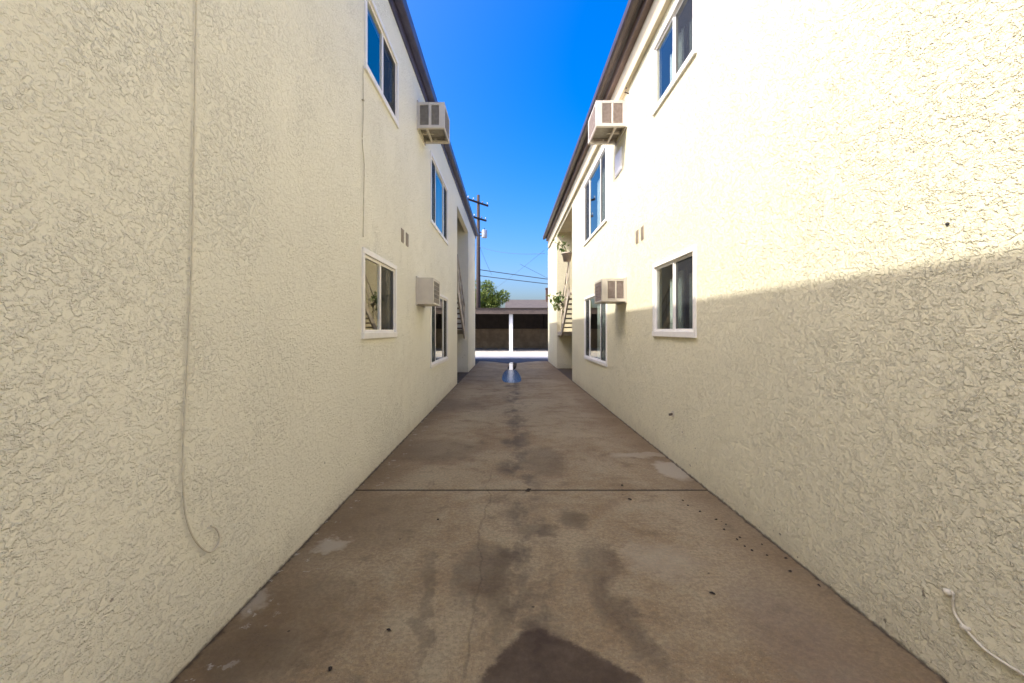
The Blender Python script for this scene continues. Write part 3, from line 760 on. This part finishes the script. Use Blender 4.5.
pole = thing('utility_pole', (-2.62, 36 + 2.2, 0), 'tall brown wooden utility pole with two crossarms and a grey transformer', 'utility pole')
PY = 38.2; sc = PY / F
Pz = lambda y: H + (CY - y) * sc
Px = lambda x: (x - CX) * sc
px0 = Px(478.3)
b = MB(); b.tube([(px0, PY, -0.1), (px0, PY, 6), (px0, PY, Pz(195))], [0.21, 0.18, 0.12], 12); b.build('pole', WOODP, pole)
for (xa, ya, xb, yb) in ((471.5, 199, 485.5, 207.5), (473.5, 216, 485, 222)):
    b = MB(); zc = Pz((ya + yb) / 2)
    # the arms run away from the camera, so their near end shows higher and farther left
    d = Vector((1.25, -2.0 if False else 1.6, 0)).normalized(); ln = 1.3 if ya < 205 else 1.05
    u = Vector((d.y, -d.x, 0)) * 0.06; c = Vector((px0 + 0.0, PY - 0.2, zc))
    for sgn in (1,):
        P = [c - d * ln + u, c + d * ln + u, c + d * ln - u, c - d * ln - u]
        vs = [b.bm.verts.new(p + Vector((0, 0, -0.07))) for p in P] + [b.bm.verts.new(p + Vector((0, 0, 0.07))) for p in P]
        for f in ((0, 3, 2, 1), (4, 5, 6, 7), (0, 1, 5, 4), (1, 2, 6, 5), (2, 3, 7, 6), (3, 0, 4, 7)): b.bm.faces.new([vs[i] for i in f])
    arm = b.build('crossarm', WOODP, pole)
    for k in (-.95, -.45, .45, .95):
        q = c + d * ln * k; b = MB(); b.lathe([(0.02, 0.07), (0.02, .14), (0.06, .15), (0.06, .2), (0.03, .22), (.05, .24), (.02, .30)], (q.x, q.y, q.z), 8); b.build('insulator', METALG, pole)
b = MB(); tx, tz = Px(484.5), Pz(238); b.lathe([(0.20, 0), (0.23, 0.04), (0.23, 0.62), (0.20, 0.68), (0.05, 0.72)], (tx, PY - 0.05, tz), 18)
b.build('transformer', METALG, pole)
b = MB(); b.box(px0 + 0.1, tx - 0.1, PY - 0.1, PY, tz + 0.15, tz + 0.22); b.box(px0 + 0.1, tx - 0.1, PY - 0.1, PY, tz + 0.45, tz + 0.52)
b.tube([(tx, PY - .05, tz + .7), (tx, PY - .05, tz + .85)], 0.03, 6); b.build('transformer_bracket', WOODP, pole)

def wire(p, q, sag, r, label):
    p, q = Vector(p), Vector(q); pts = []
    for i in range(25):
        t = i / 24; v = p.lerp(q, t); v.z -= sag * 4 * t * (1 - t); pts.append(v)
    b = MB(); b.tube(pts, r, 6); tag(b.build('power_line', WIREM), label, 'power line', 'overhead wires by the pole')
def at(x, y, Y): return ((x - CX) * Y / F, Y, H + (CY - y) * Y / F)
wire(at(478.3, 269.5, PY), at(620, 288, 41), 0.05, 0.035, 'upper of the two thick dark wires crossing low over the carport')
wire(at(478.3, 275.5, PY), at(620, 291.5, 41), 0.05, 0.035, 'lower of the two thick dark wires crossing low over the carport')
wire(at(478.5, 246, PY), at(545, 253.5, 21.5), 0.25, 0.009, 'thin wire from the pole to the right eave')
wire(at(478.5, 250, PY), at(478.5 - 6, 246, 28), 0.2, 0.012, 'thin wire from the pole back over the left roof')
wire(at(544.5, 250, 21.3), at(478.5, 300, PY + 6), 0.1, 0.006, 'thin service wire slanting down left from the right eave')
wire(at(480, 247, PY), at(492, 275, PY + 5), 0.1, 0.012, 'short thin wire dropping steeply beside the pole')
wire(at(520, 264, 40), at(600, 305, 44), 0.0, 0.012, 'thin wire slanting down right beyond the right building')

def tree(label, c, rad, hgt, trunk_h, n, ls):
    t = thing('broadleaf_tree', (c[0], c[1], 0), label, 'tree')
    tb = MB(); tb.tube([(c[0], c[1], -0.1), (c[0] + .1, c[1], trunk_h * .6), (c[0], c[1], trunk_h)], [.26, .2, .14], 10)
    clumps = []
    for i in range(26):
        v = rnd().normalized() * random.uniform(0.25, 0.95); q = Vector((c[0] + v.x * rad, c[1] + v.y * rad, trunk_h + hgt * 0.45 + v.z * hgt * 0.5))
        clumps.append((q, random.uniform(.3, .62) * rad * .6))
        if i < 9: tb.tube(spline([Vector((c[0], c[1], trunk_h * .9)), Vector((c[0], c[1], trunk_h)).lerp(q, .5) + Vector((0, 0, -.2)), q], 4), 0.05, 6)
    tb.build('trunk', BARK, t)
    lf = MB()
    for q, r in clumps:
        for _ in range(n):
            v = rnd().normalized() * r * random.uniform(.55, 1.1); leaf(lf, q + v, v + rnd() * .5, ls * random.uniform(.7, 1.3), ls * .33)
    lf.build('crown', LEAF, t, recalc=False)
tree('bushy green tree showing over the carport roof beside the pole', (-2.7, 45, 0), 2.35, 3.6, 2.9, 260, 0.26)
